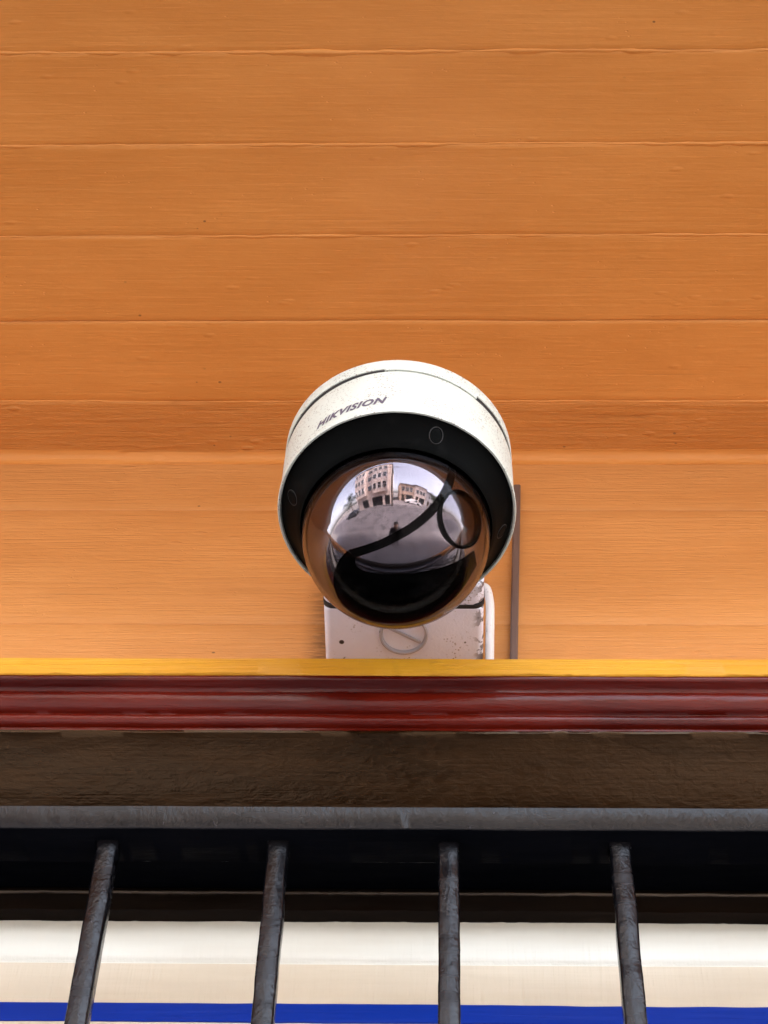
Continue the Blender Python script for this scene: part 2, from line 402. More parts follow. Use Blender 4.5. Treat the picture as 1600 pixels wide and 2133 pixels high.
# maroon moulding: lip, cove, bead, step, bead
z1 = zB - .0006; zC = GZ+.935*1.2113
H = z1 - zC
P = [(YW-.001, z1)]
yy_, zz_ = YF+.0006, z1
P += [(yy_, zz_), (yy_-.0004, zz_-.0012), (yy_, zz_-.0030), (yy_+.0010, zz_-.0040)]                       # lip
P += [(yy_+.0060, zz_-.0042), (yy_+.0072, zz_-.0052), (yy_+.0084, zz_-.0064)]                             # hollow
P += [(yy_+.0082, zz_-.0074), (yy_+.0080, zz_-.0100), (yy_+.0084, zz_-.0126), (yy_+.0098, zz_-.0152), (yy_+.0122, zz_-.0176), (yy_+.0142, zz_-.0188)]   # torus
P += [(yy_+.0168, zz_-.0189), (yy_+.0172, zz_-.0196)]
P += [(yy_+.0168, zz_-.0208), (yy_+.0170, zz_-.0226), (yy_+.0182, zz_-.0244), (yy_+.0204, zz_-.0256)]     # bead
P += [(yy_+.0228, zz_-.0258), (yy_+.0232, zC), (YW-.001, zC)]
def fm(i, x, y, z):
    return y + .0003*nz(x*11, i*.35, 1) + .00012*nz(x*90, i*.6, 4), z + .0003*nz(x*9, i*.3, 6) + .00012*nz(x*110, i*.9, 2)
bm = BM(); sweep(bm, P, XS, fm); o = obj('moulding', bm, MAROON, cor, 60); o['label'] = 'glossy maroon moulding of the cornice'
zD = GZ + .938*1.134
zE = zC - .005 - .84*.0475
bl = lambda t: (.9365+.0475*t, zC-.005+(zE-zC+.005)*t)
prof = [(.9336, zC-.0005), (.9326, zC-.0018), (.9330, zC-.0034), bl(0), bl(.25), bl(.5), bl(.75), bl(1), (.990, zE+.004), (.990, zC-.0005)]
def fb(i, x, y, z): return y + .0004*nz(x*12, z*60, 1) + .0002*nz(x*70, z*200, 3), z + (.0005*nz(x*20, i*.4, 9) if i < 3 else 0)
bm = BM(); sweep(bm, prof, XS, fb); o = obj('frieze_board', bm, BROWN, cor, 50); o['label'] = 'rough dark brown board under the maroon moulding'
# head of the opening and the sash rail
zH = GZ + 1.035*1.0518
bm = BM()
sweep(bm, [(.987, zE+.0035), (.9915, zE+.0045), (.9915, zH+.05), (1.10, zH+.05), (1.10, zH+.004), (1.006, zH+.004), (1.004, zE-.004), (.99, zE-.006), (.986, zE-.003)], XS)
o = obj('head_board', bm, BLACK, house, 40); o['label'] = 'black recessed head of the barred opening'
zP = GZ + 1.04*1.0302
prof = [(1.0345, zH+.003), (1.0335, zH-.0004), (1.0345, zH-.0014), (1.0355, zH-.003), (1.0355, zP+.001), (1.0368, zP), (1.06, zP), (1.06, zH+.0036)]
def fs(i, x, y, z):
    if i in (4, 5): return y, z + .0016*nz(x*6, 2, 5) + .0010*nz(x*38, 2, 1) + .0015*max(0, nz(x*130, 5, 1))
    if i in (1, 2): return y + .0003*nz(x*60, 3, 2), z + .0003*nz(x*40, i, 1)
    return y, z
bm = BM(); sweep(bm, prof, XS, fs); obj('sash_rail', bm, SASH, house, 40)
bm = BM(); sweep(bm, [(1.0345+.0011*math.cos(R(a)), zH-.0012+.0011*math.sin(R(a))) for a in range(0, 360, 45)], XS, lambda i, x, y, z: (y+.0004*nz(x*50, 3, 2), z+.0004*nz(x*40, 1, 1)+.0003*nz(x*150, 1, 1)))
obj('sash_highlight', bm, HIGHLIGHT, house, 60)  # pale bead added to draw the highlight along the sash edge in colour
# white panel with blue stripe
def pz(t): return GZ + 1.04*t
zg, zb0, zb1, zend = pz(.9908), pz(.9558), pz(.9405), GZ+.93
prof = [(1.075, zP+.001), (1.0450, zP+.001), (1.0442, zP-.003), (1.0428, zP-.007), (1.0412, zP-.0115), (1.0398, zP-.018), (1.0396, zg+.006), (1.0400, zg+.0016), (1.0416, zg+.0005), (1.0416, zg-.0005), (1.0404, zg-.0012), (1.0404, zg-.0016), (1.075, zg-.0016)]
def fp(i, x, y, z): return (y + .0005*nz(x*4, z*25, 2), z + (.0005*nz(x*5, 1, 1) + .0003*nz(x*40, 2, 3) if i in (7, 8, 9, 10) else 0))
bm = BM(); sweep(bm, prof, XS, fp); pan = obj('panel', bm, PANELW, house, 60); pan['label'] = 'white moulded panel with a blue stripe behind the iron bars'
bm = BM(); sweep(bm, [(1.075, zg-.0018), (1.0402, zg-.0018), (1.040, zg-.005), (1.040, zb0), (1.040, zb0-.02), (1.040, zend), (1.075, zend)], XS, lambda i, x, y, z: (y+.0005*nz(x*4, z*25, 2), z))
fld = obj('field', bm, PANELC, pan, 60); fld['label'] = 'cream lower field of the white panel'
def fbl(i, x, y, z):
    return y + .0005*nz(x*4, z*25, 2), z + (.0013*nz(x*4.5, 1, 8)+.0004*nz(x*40, 1, 2) if i in (0, 1) else .0008*nz(x*6, 3, 8)+.0004*nz(x*50, 1, 2))
bm = BM(); sweep(bm, [(1.0415, zb0), (1.0392, zb0-.0003), (1.0390, (zb0+zb1)/2), (1.0392, zb1+.0003), (1.0415, zb1)], XS, lambda i, x, y, z: fbl(0 if i < 2 else 9, x, y, z) if i != 2 else (y+.0005*nz(x*4, z*25, 2), z))
o = obj('stripe', bm, BLUE, pan, 60); o['label'] = 'cobalt blue painted stripe'
# lower front (seen only in the dome's reflection) and the storey above
bm = BM(); box(bm, -XR, XR, 1.06, 1.08, GZ-.5, zend-.002); win = obj('window', bm, SASH, house)
bm = BM(); box(bm, -XR+.05, XR-.05, 1.052, 1.059, GZ-.45, zend-.004); obj('pane', bm, PANE, win)
bm = BM(); box(bm, -XR, XR, .96, 1.10, 0, GZ-.502); obj('lower_front', bm, SASH, house)
for s in (-1, 1):
    bm = BM(); box(bm, s*XR if s > 0 else -9, 9 if s > 0 else -XR, .93, 1.2, 0, ZS+.1); obj('side_front', bm, GREEN_BEIGE, house)
bm = BM(); box(bm, -9, 9, 1.2, 8, 0, ZS+.1); box(bm, -9, 9, .98, 8, ZS+.1, 9); obj('rear_block', bm, GREEN_BEIGE, house)
bm = BM(); box(bm, -XR, XR, .5, .98, ZS+.1, 8.6); obj('bay', bm, GREEN_BEIGE, house)

# ------------------------------------------------------------------ iron grille
gr = empty('iron_grille', (0, .94, GZ+1.0))
tag(gr, 'black painted iron grille of square upright bars below the cornice', 'grille')
rz1, rz0 = GZ+.925*1.134, GZ+.925*1.116
b = .0012
prof = [(.9262, rz1), (.925, rz1-b*.6), (.9282, rz0+b*.6), (.9292, rz0), (.956, rz0), (.957, rz0+b), (.957, rz1-b), (.956, rz1)]
def fr(i, x, y, z): return y + .0003*nz(x*20, 1.3, 1) + .00015*nz(x*120, i*2.1, 4), z + .0003*nz(x*24, i*.4, 2) + .00015*nz(x*140, i, 8)
bm = BM(); sweep(bm, prof, XS, fr); rl = obj('top_rail', bm, [IRON, BLACK], gr, 50)
for p in rl.data.polygons:
    if p.normal.z < -.9: p.material_index = 1  # underside gets a blacker, duller paint: its shade put into the colour
bm = BM(); sweep(bm, [(p[0], p[1]-.42) for p in prof], XS); obj('bottom_rail', bm, IRON, gr, 50)
cent = [at_depth(x, 1950, .938).x for x in ((188, 561, 936, 1310))]
gap = (cent[3]-cent[0])/3
rngb = random.Random(4)
def make_bar(xc, seed):
    bm = BM(); n = 110; rings = []
    zt, zb = rz0+.003, rz0-.405
    hw = .0063
    for i in range(n+1):
        z = zt + (zb-zt)*i/n
        dx = .0006*nz(z*25, seed, 0); dy = .0006*nz(z*22, seed, 5)
        s = 1 + .03*nz(z*40, seed, 2) + .012*nz(z*170, seed, 3)
        if z > rz0-.006: s *= 1 + .22*(z-(rz0-.006))/.009*(.8+.4*nz(z*400, seed, 1))
        h = hw*s; c = h*.78
        ring = [bm.verts.new((xc+dx+a*h*(1+.04*nz(z*90, a, seed)), .945+dy+bb*h*(1+.04*nz(z*80, bb, seed+3)), z)) for a, bb in ((-.8, -1), (.8, -1), (1, -.8), (1, .8), (.8, 1), (-.8, 1), (-1, .8), (-1, -.8))]
        rings.append(ring)
    for A, B in zip(rings, rings[1:]):
        for k in range(8): bm.faces.new((A[k], A[(k+1) % 8], B[(k+1) % 8], B[k]))
    bm.faces.new(rings[0]); bm.faces.new(rings[-1][::-1])
    return obj('bar', bm, IRON, gr, 50)
for k in range(-4, 8):
    xc = cent[k] if 0 <= k < 4 else (cent[0]+gap*k if k < 0 else cent[3]+gap*(k-3))
    make_bar(xc, k*3.7)

# ------------------------------------------------------------------ bracket box on the wall
cC = at_depth(825, 1114, .812)                       # centre of the camera's bubble
zU = GZ + .91*1.357                                   # underside of the box
xm = (xl+xr_)/2
jb = empty('junction_box', (xm, YW, zU))
tag(jb, 'white metal junction box on the orange wall behind the dome camera, with round plug underneath', 'junction box')
def rrect(x0, x1, z0, z1, r, n=6):
    pts = []
    for cx, cz, a in ((x1-r, z1-r, 0), (x0+r, z1-r, 90), (x0+r, z0+r, 180), (x1-r, z0+r, 270)):
        pts += [(cx+r*math.cos(R(a+90*i/n)), cz+r*math.sin(R(a+90*i/n))) for i in range(n+1)]
    return pts
def slab(bm, pts, y0, y1, bev=0.0):
    A = [bm.verts.new((x, y0, z)) for x, z in pts]; B = [bm.verts.new((x, y1, z)) for x, z in pts]
    f0 = bm.faces.new(A); f1 = bm.faces.new(B[::-1]); n = len(pts)
    for i in range(n): bm.faces.new((A[i], B[i], B[(i+1) % n], A[(i+1) % n]))
    if bev: bmesh.ops.bevel(bm, geom=list(set(f0.edges) | set(f1.edges)), offset=bev, segments=3, affect='EDGES', profile=.5)
ztop = zU+.12
bm = BM(); slab(bm, rrect(xl+.0004, xr_-.0004, zU+.0002, ztop, .0045), .9115, YW-.0006, .0012); obj('box_body', bm, BOXW, jb, 40)
bm = BM(); slab(bm, rrect(xl-.0002, xr_+.0002, zU+.0002, ztop+.0006, .0075), .9085, .9113); obj('gasket', bm, GASKET, jb, 40)
bm = BM(); slab(bm, rrect(xl+.0002, xr_-.0002, zU+.0008, ztop, .0075), .8915, .9083, .0016); obj('cover', bm, BOXW, jb, 40)
px = at_depth(841, 1318, .9317).x
bm = BM(); lathe(bm, [(.0168, .0004), (.0168, -.0016), (.0160, -.0022), (.0150, -.0020), (.0143, .0002), (.0143, .0006)], 64, (px, .9325, zU))
plug = obj('knockout_plug', bm, PLUG, jb, 35)
bm = BM(); c, s_ = math.cos(R(-33)), math.sin(R(-33))
for hw2, z_a, z_b in ((.0011, -.0016, -.0003),):
    vs = box(bm, -.0135, .0135, -hw2, hw2, z_a, z_b, .0003)
bmesh.ops.rotate(bm, verts=bm.verts, cent=(0, 0, 0), matrix=Matrix.Rotation(R(30), 3, 'Z'))
bmesh.ops.translate(bm, verts=bm.verts, vec=(px, .9325, zU)); obj('plug_slot', bm, PLUG, plug, 35)
bm = BM(); box(bm, xm-.03, xm+.03, cC.y+.0, .8917, cC.z+.0943, cC.z+.112, .004, 3); obj('arm', bm, BOXW, jb, 40)
bm = BM(); lathe(bm, [(0, .0941), (.058, .0941), (.060, .0960), (.060, .101), (.056, .104), (0, .104)], 72, (cC.x, cC.y, cC.z)); obj('mounting_plate', bm, BOXW, jb, 35)

# ------------------------------------------------------------------ dome camera
cam_t = empty('dome_camera', (cC.x, cC.y, cC.z+.0937))
tag(cam_t, 'white dome security camera with black bezel and clear glossy bubble, hung over the cornice', 'security camera')
CC = (cC.x, cC.y, cC.z)
ZR = .026                                              # height of the bezel's outer edge above the bubble's centre
# base ring
bm = BM(); lathe(bm, [(0, .0937), (.0725, .0937), (.0742, .0927), (.0752, .0910), (.0754, .0810), (.0750, .0803), (.0712, .0802), (.0712, .0875), (0, .0875)], 160, CC)
base = obj('base_ring', bm, WHITE, cam_t, 40)
bm = BM(); lathe(bm, [(.0700, .0870), (.0713, .0870), (.0713, .0801), (.0745, .0801), (.0738, .0670), (.0700, .0670)], 128, CC, closed=True); obj('groove', bm, GROOVE, base, 40)
bm = BM(); lathe(bm, [(.0722, .0815), (.0757, .0815), (.0759, .0810), (.0759, .0786), (.0755, .0781), (.0722, .0781)], 40, CC, R(-6), R(43))
for v in bm.verts:
    d = v.co - cC; a = math.atan2(d.x, -d.y)
    if d.z < .080: v.co.z -= .0075*(1-math.cos(a))**.8
obj('cover_tab', bm, WHITE, base, 40)
# housing
prof = [(.0700, .0772), (.0742, .0772), (.0751, .0767), (.0755, .0758), (.0757, .055), (.0759, .034), (.0762, .0300), (.0768, .0285), (.0769, .0262), (.0764, .0252), (.0752, .0254), (.0748, .0275), (.0700, .0275)]
bm = BM(); lathe(bm, prof, 192, CC)
for v in bm.verts:                                     # knocked and worn lower rim
    d = v.co - cC; a = math.atan2(d.x, -d.y)
    if d.z > .07: v.co.z -= .0075*(1-math.cos(a))**.8 if math.cos(a) > 0 else .0075
    if d.z < .03: v.co.z += .0003*nz(a*9, 1, 2)
housing = obj('housing', bm, WHITE, cam_t, 35)
# lettering printed round the housing
fc = bpy.data.curves.new('lettering', 'FONT'); fc.body = 'HIKVISION'; fc.size = 1.0; fc.shear = .38; fc.space_character = 1.1
fc.offset = .04; fc.resolution_u = 3; fc.extrude = 0.0
fo = bpy.data.objects.new('lettering', fc); COL.objects.link(fo)
bpy.context.view_layer.update()
me = bpy.data.meshes.new_from_object(fo.evaluated_get(bpy.context.evaluated_depsgraph_get()))
bpy.data.objects.remove(fo)
bm = BM(); bm.from_mesh(me); bpy.data.meshes.remove(me)
bmesh.ops.triangulate(bm, faces=bm.faces)
bmesh.ops.subdivide_edges(bm, edges=[e for e in bm.edges if e.calc_length() > .1], cuts=2)
x0 = min(v.co.x for v in bm.verts); x1 = max(v.co.x for v in bm.verts); y1 = max(v.co.y for v in bm.verts); y0 = min(v.co.y for v in bm.verts)
AZ0, AZ1, HT = R(-41.5), R(-4.0), .0074
for v in bm.verts:
    t = (v.co.x-x0)/(x1-x0); az = AZ0 + (AZ1-AZ0)*t
    h = ZR + .0085 + .0018*t + HT*(v.co.y-y0)/(y1-y0)
    r_ = .07608
    v.co = Vector((CC[0]+r_*math.sin(az), CC[1]-r_*math.cos(az), CC[2]+h))
obj('lettering', bm, LOGO, housing)
# bezel
bm = BM(); lathe(bm, [(.0746, .0276), (.0744, .0262), (.0736, .0252), (.0722, .0245), (.0640, .0105), (.0624, .0078), (.0612, .0066), (.0606, .0072), (.0604, .0120), (.0604, .0276)], 160, CC)
bez = obj('bezel', bm, BEZEL, cam_t, 40)
def on_bezel(az, t):                                   # point and outward normal on the sloping face
    a, b_ = Vector((.0722, .0245)), Vector((.0640, .0105))
    p = a.lerp(b_, t); e = Vector((math.sin(az), -math.cos(az), 0)); tang = Vector((math.cos(az), math.sin(az), 0))
    sl_ = (b_-a).normalized(); dv = e*sl_.x + Vector((0, 0, sl_.y)); nn = e*(-sl_.y) + Vector((0, 0, sl_.x))
    if nn.z > 0: nn = -nn
    return Vector(CC) + e*p.x + Vector((0, 0, p.y)), tang, dv, nn
for az in (R(22), R(-76), R(98), R(-158)):
    p, tg, dv, nn = on_bezel(az, .48)
    def ringpts(rx, ry, h, n=32): return [p + tg*(rx*math.cos(2*math.pi*i/n)) + dv*(ry*math.sin(2*math.pi*i/n)) + nn*h for i in range(n)]
    bm = BM(); L = [ringpts(.0041, .0056, -.0006), ringpts(.0041, .0056, .0003), ringpts(.0036, .0051, .0005), ringpts(.0033, .0048, .00025), ringpts(.0006, .0009, .00025)]
    V = [[bm.verts.new(q) for q in l] for l in L]
    for A, B in zip(V, V[1:]):
        for i in range(32): bm.faces.new((A[i], A[(i+1) % 32], B[(i+1) % 32], B[i]))
    bm.faces.new(V[-1]); bm.faces.new(V[0][::-1])
    cap = obj('screw_cap', bm, BEZEL, bez, 30)
    bm = BM(); V = [[bm.verts.new(q) for q in ringpts(a, b_, h)] for a, b_, h in ((.0047, .0062, -.0003), (.0047, .0062, .00012), (.0040, .0055, .00012), (.0040, .0055, -.0003))]
    for A, B in zip(V, V[1:]+V[:1]):
        for i in range(32): bm.faces.new((A[i], A[(i+1) % 32], B[(i+1) % 32], B[i]))
    obj('cap_seam', bm, GROOVE, bez, 30)
# bubble: a shell with thickness
def dome_prof(r, skirt):
    p = [(r, skirt)] + [(r*math.cos(R(a)), -r*math.sin(R(a))) for a in range(0, 90, 3)] + [(0, -r)]
    return p
ro, ri = .0600, .0578
bm = BM(); lathe(bm, dome_prof(ro, .0200) + dome_prof(ri, .0200)[::-1] + [(ro, .0200)], 144, CC)
obj('bubble', bm, DOME, cam_t, 180)
# inside: dark turning shroud, its black edge, and the lens
bm = BM(); bmesh.ops.create_uvsphere(bm, u_segments=96, v_segments=64, radius=.0565); bmesh.ops.translate(bm, verts=bm.verts, vec=CC)
shr = obj('shroud', bm, SHROUD, cam_t, 180)
vd = (Vector(CC) - Vector((0, 0, GZ))).normalized()    # sight line to the bubble, for placing the S-shaped slot on the shroud
ex = rr.copy(); ez = uu.copy()
def on_shroud(x, y, rad):
    s = (1.43/FPX)
    u_, v_ = (x-824)*s, -(y-1114)*s
    q = rad*rad-u_*u_-v_*v_
    if q < 0:
        k = rad/math.sqrt(u_*u_+v_*v_)*.999; u_ *= k; v_ *= k; q = max(0, rad*rad-u_*u_-v_*v_)
    return Vector(CC) + ex*u_ + ez*v_ - vd*math.sqrt(q)
def smooth_pts(P, n=12):
    out = []
    Q = [P[0]] + list(P) + [P[-1]]
    for i in range(1, len(Q)-2):
        a, b_, c_, d_ = [Vector(q) for q in Q[i-1:i+3]]
        for k in range(n):
            t = k/n
            out.append(.5*((2*b_) + (c_-a)*t + (2*a-5*b_+4*c_-d_)*t*t + (3*b_-a-3*c_+d_)*t**3))
    out.append(Vector(P[-1])); return out
upper = smooth_pts([(932, 962), (930, 990), (915, 1025), (890, 1058), (850, 1092), (800, 1120), (760, 1135), (728, 1144)])
lower = smooth_pts([(944, 968), (943, 1000), (930, 1036), (902, 1072), (862, 1106), (812, 1134), (772, 1150), (742, 1160)])
bm = BM()
A = [bm.verts.new(on_shroud(p.x, p.y, .0571)) for p in upper]; B = [bm.verts.new(on_shroud(p.x, p.y, .0571)) for p in lower]
A2 = [bm.verts.new(on_shroud(p.x, p.y, .0560)) for p in upper]; B2 = [bm.verts.new(on_shroud(p.x, p.y, .0560)) for p in lower]
for i in range(len(A)-1):
    for X, Y in ((A, B), (B, B2), (B2, A2), (A2, A)): bm.faces.new((X[i], X[i+1], Y[i+1], Y[i]))
obj('slot_edge', bm, BAND, shr, 40)
outl = smooth_pts([(726, 1146), (708, 1168), (698, 1198), (702, 1232), (722, 1264), (760, 1286), (806, 1294), (856, 1290), (906, 1270), (952, 1232), (988, 1176)])
inl = smooth_pts([(744, 1158), (742, 1166), (744, 1176), (754, 1184), (774, 1190), (800, 1193), (832, 1193), (866, 1190), (906, 1182), (946, 1168), (982, 1146)])
bm = BM()
rows = []
for i in range(len(outl)):
    rows.append([bm.verts.new(on_shroud(*(outl[i].lerp(inl[i], t)), .0570)) for t in (0, .1, .2, .3, .4, .5, .6, .7, .8, .9, 1)])
for A, B in zip(rows, rows[1:]):
    for k in range(10): bm.faces.new((A[k], A[k+1], B[k+1], B[k]))
r2 = bmesh.ops.solidify(bm, geom=list(bm.faces), thickness=.0008)
obj('lower_dark_patch', bm, BAND, shr, 60)  # shroud's lower black edge, filled out to draw the dark wall's reflection
# lens in its ring, looking out at the right
lc = on_shroud(955, 1082, .0560); ln = (lc-Vector(CC)).normalized()
q = ln.to_track_quat('Z', 'Y').to_matrix().to_4x4()
bm = BM(); lathe(bm, [(.0160, -.004), (.0182, -.004), (.0186, .0004), (.0182, .0012), (.0174, .0010), (.0168, -.0004), (.0160, -.002)], 64)
bmesh.ops.transform(bm, verts=bm.verts, matrix=Matrix.Translation(lc) @ q)
lr = obj('lens_ring', bm, BAND, cam_t, 40)
bm = BM(); lathe(bm, [(0, .0012), (.005, .0009), (.010, -.0001), (.0166, -.0018), (.0166, -.004), (0, -.004)], 48)
bmesh.ops.transform(bm, verts=bm.verts, matrix=Matrix.Translation(lc) @ q)
obj('lens', bm, LENS, lr, 50)

# ------------------------------------------------------------------ cable and strip on the wall
y_c = .945
p0 = at_depth(1004, 1222, y_c); p1 = at_depth(1013, 1226, y_c); p2 = at_depth(1019, 1245, y_c); p3 = at_depth(1021, 1275, y_c); p4 = at_depth(1020, 1380, .955); p5 = Vector((p4.x-.001, .957, zA-.02))
pts = [Vector((p.x, p.y, 0)) for p in ()]
raw = [p0, p1, p2, p3, p4, p5]
def cr3(P, n=10):
    Q = [P[0]] + P + [P[-1]]; out = []
    for i in range(1, len(Q)-2):
        a, b_, c_, d_ = Q[i-1:i+3]
        for k in range(n):
            t = k/n; out.append(.5*((2*b_) + (c_-a)*t + (2*a-5*b_+4*c_-d_)*t*t + (3*b_-a-3*c_+d_)*t**3))
    return out + [P[-1]]
bm = BM(); tube(bm, cr3(raw), .0031, 14)
tag(obj('cable', bm, CABLE, None, 60), 'white cable bending down beside the junction box into the cornice', 'cable')
a_, b_ = at_depth(1077, 1014, .9655), at_depth(1070, 1382, .9655)
bm = BM(); hw = .0028
for i in range(1):
    vs = []
    for P_ in (a_, b_):
        for dx, dy in ((-hw, .004), (-hw, -.0012), (-hw*.6, -.0022), (hw*.6, -.0022), (hw, -.0012), (hw, .004)):
            vs.append(bm.verts.new((P_.x+dx, .9655+dy, P_.z)))
    for k in range(6): bm.faces.new((vs[k], vs[(k+1) % 6], vs[6+(k+1) % 6], vs[6+k]))
    bm.faces.new(vs[:6]); bm.faces.new(vs[6:][::-1])
tag(obj('trim_strip', bm, STRIP, None, 30), 'thin brown upright strip on the orange wall right of the dome camera', 'strip')

# ------------------------------------------------------------------ across the street: what the bubble mirrors
STUC = Mat('cream_stucco'); STUC.color(STUC.mix(STUC.noise(1.2, 4), (.62, .52, .46), (.54, .45, .40))).rough(.8).bump(STUC.noise(30, 4), .01, .4); STUC = STUC.m
STUC2 = plain('tan_stucco', (.42, .31, .24), .8); STUC3 = plain('grey_stucco', (.4, .38, .38), .8)
WINF = plain('white_window_frame', (.7, .68, .66), .5)
DARKD = plain('dark_garage_door', (.012, .011, .012), .5); ROOFM = plain('roof_tar', (.08, .07, .07), .8)
WOODP = plain('weathered_pole_wood', (.06, .045, .035), .85)
def window(par, x, y, z, w_, h_):
    bm = BM()
    for a in ((x-w_/2-.07, x-w_/2, z-.07, z+h_+.07), (x+w_/2, x+w_/2+.07, z-.07, z+h_+.07), (x-w_/2, x+w_/2, z-.07, z), (x-w_/2, x+w_/2, z+h_, z+h_+.07), (x-w_/2, x+w_/2, z+h_/2-.025, z+h_/2+.025)):
        box(bm, a[0], a[1], y-.02, y+.06, a[2], a[3])
    f = obj('window', bm, WINF, par)
    bm = BM(); box(bm, x-w_/2, x+w_/2, y-.01, y+.02, z, z+h_); obj('pane', bm, PANE, f)
ap = empty('apartment_building', (-5, -9, 0))
tag(ap, 'cream apartment block with dark garage doors, mirrored in the dome', 'building')
bm = BM(); box(bm, -9.5, -.9, -20, -9, -.14, 13); obj('wall', bm, STUC, ap)
bm = BM(); box(bm, -9.7, -.75, -20.1, -8.75, 13, 13.35); obj('roof', bm, ROOFM, ap)
for bx in (-7.6, -2.9):
    bm = BM(); box(bm, bx-1.5, bx+1.5, -9, -8.3, 3.3, 12.4, .02, 1); obj('bay', bm, STUC, ap)
    for fl in range(3):
        for dx in (-.95, 0, .95): window(ap, bx+dx, -8.3, 4.3+fl*3, .62, 1.5)
for fl in range(3): window(ap, -5.25, -9, 4.3+fl*3, .9, 1.4)
for gx, gw in ((-6.9, 1.7), (-3.8, 2.3), (-1.6, .95)):
    bm = BM(); box(bm, gx-gw/2, gx+gw/2, -9.02, -8.97, -.02, 2.25); obj('garage_door', bm, DARKD, ap)
row = [(1.2, 5.6, STUC2, 6.2), (5.7, 10.2, STUC, 6.8), (10.3, 15.5, STUC3, 6.0)]
labs = ['tan row house nearest the pole, mirrored in the dome', 'cream row house in the middle of the row, mirrored in the dome', 'grey row house at the far end, mirrored in the dome']
for (xa, xb, mt, hh), lb in zip(row, labs):
    h_ = empty('row_house', ((xa+xb)/2, -14, 0)); tag(h_, lb, 'house', 'row houses across the street')
    bm = BM(); box(bm, xa, xb, -24, -14, -.14, hh); obj('wall', bm, mt, h_)
    bm = BM(); box(bm, xa-.1, xb+.1, -24, -13.7, hh, hh+.25); obj('roof', bm, ROOFM, h_)
    cx = (xa+xb)/2
    bm = BM(); box(bm, cx-.2, cx+1.9, -14.03, -13.97, -.02, 2.3); obj('garage_door', bm, DARKD, h_)
    bm = BM(); box(bm, cx-1.6, cx-.7, -14.03, -13.97, -.02, 2.3); obj('door', bm, WOODP, h_)
    for dx in (-1.2, 0, 1.2): window(h_, cx+dx, -14, 3.6, .8, 1.5)
bm = BM(); tube(bm, [(-.62, -7.9, -.14), (-.62, -7.9, 5), (-.62, -7.9, 11.5)], [.15, .14, .11], 14)
pole = obj('utility_pole', bm, WOODP, None, 60); tag(pole, 'dark wooden utility pole beside the cream block, mirrored in the dome', 'pole')
bm = BM(); box(bm, -1.7, .46, -7.97, -7.83, 10.2, 10.35, .01); obj('crossarm', bm, WOODP, pole)

def car(x, y, rz, paint, lab):
    c = empty('parked_car', (x, y, -.118)); c.rotation_euler = (0, 0, rz)
    tag(c, lab, 'car', 'cars parked in the street')
    bm = BM()
    prof = [(-2.15, .35), (-2.2, .62), (-2.05, .85), (-1.3, .95), (-.65, 1.4), (.75, 1.43), (1.5, .98), (2.1, .88), (2.2, .6), (2.12, .32)]
    secs = []
    for yy, k in ((-.86, .0), (-.8, 1), (.8, 1), (.86, 0)):
        secs.append([bm.verts.new((px_, yy if z < .96 else yy*.82, z if k else z*.98+.01)) for px_, z in prof])
    for A, B in zip(secs, secs[1:]):
        for i in range(len(prof)): bm.faces.new((A[i], A[(i+1) % len(prof)], B[(i+1) % len(prof)], B[i]))
    bm.faces.new(secs[0]); bm.faces.new(secs[-1][::-1])
    obj('body', bm, paint, c, 40, True)
    for s in (-1, 1):
        bm = BM(); vs = [bm.verts.new((px_, s*(.715 if z > 1.1 else .785), z)) for px_, z in ((-1.12, 1.0), (-.6, 1.34), (.7, 1.36), (1.28, 1.0))]
        f = bm.faces.new(vs); bmesh.ops.solidify(bm, geom=[f], thickness=.03); obj('side_window', bm, PANE, c, None, True)
        for wx in (-1.35, 1.35):
            bm = BM(); lathe(bm, [(0, -.1), (.2, -.1), (.3, -.1), (.33, -.07), (.33, .07), (.3, .1), (0, .1)], 24)
            bmesh.ops.rotate(bm, verts=bm.verts, cent=(0, 0, 0), matrix=Matrix.Rotation(R(90), 3, 'X')); bmesh.ops.translate(bm, verts=bm.verts, vec=(wx, s*.8, .33))
            obj('wheel', bm, DARKD, c, 40, True)
        bm = BM(); box(bm, 2.08, 2.19, s*.6-.16, s*.6+.16, .62, .78, .02); obj('headlight', bm, WINF, c, None, True)
car(4.6, -11.3, R(8), plain('white_car_paint', (.75, .75, .75), .2), 'white parked car in front of the row houses, mirrored in the dome')
car(-10.6, -6.8, R(-4), plain('dark_car_paint', (.02, .022, .028), .2), 'dark parked car beside the tree, mirrored in the dome')

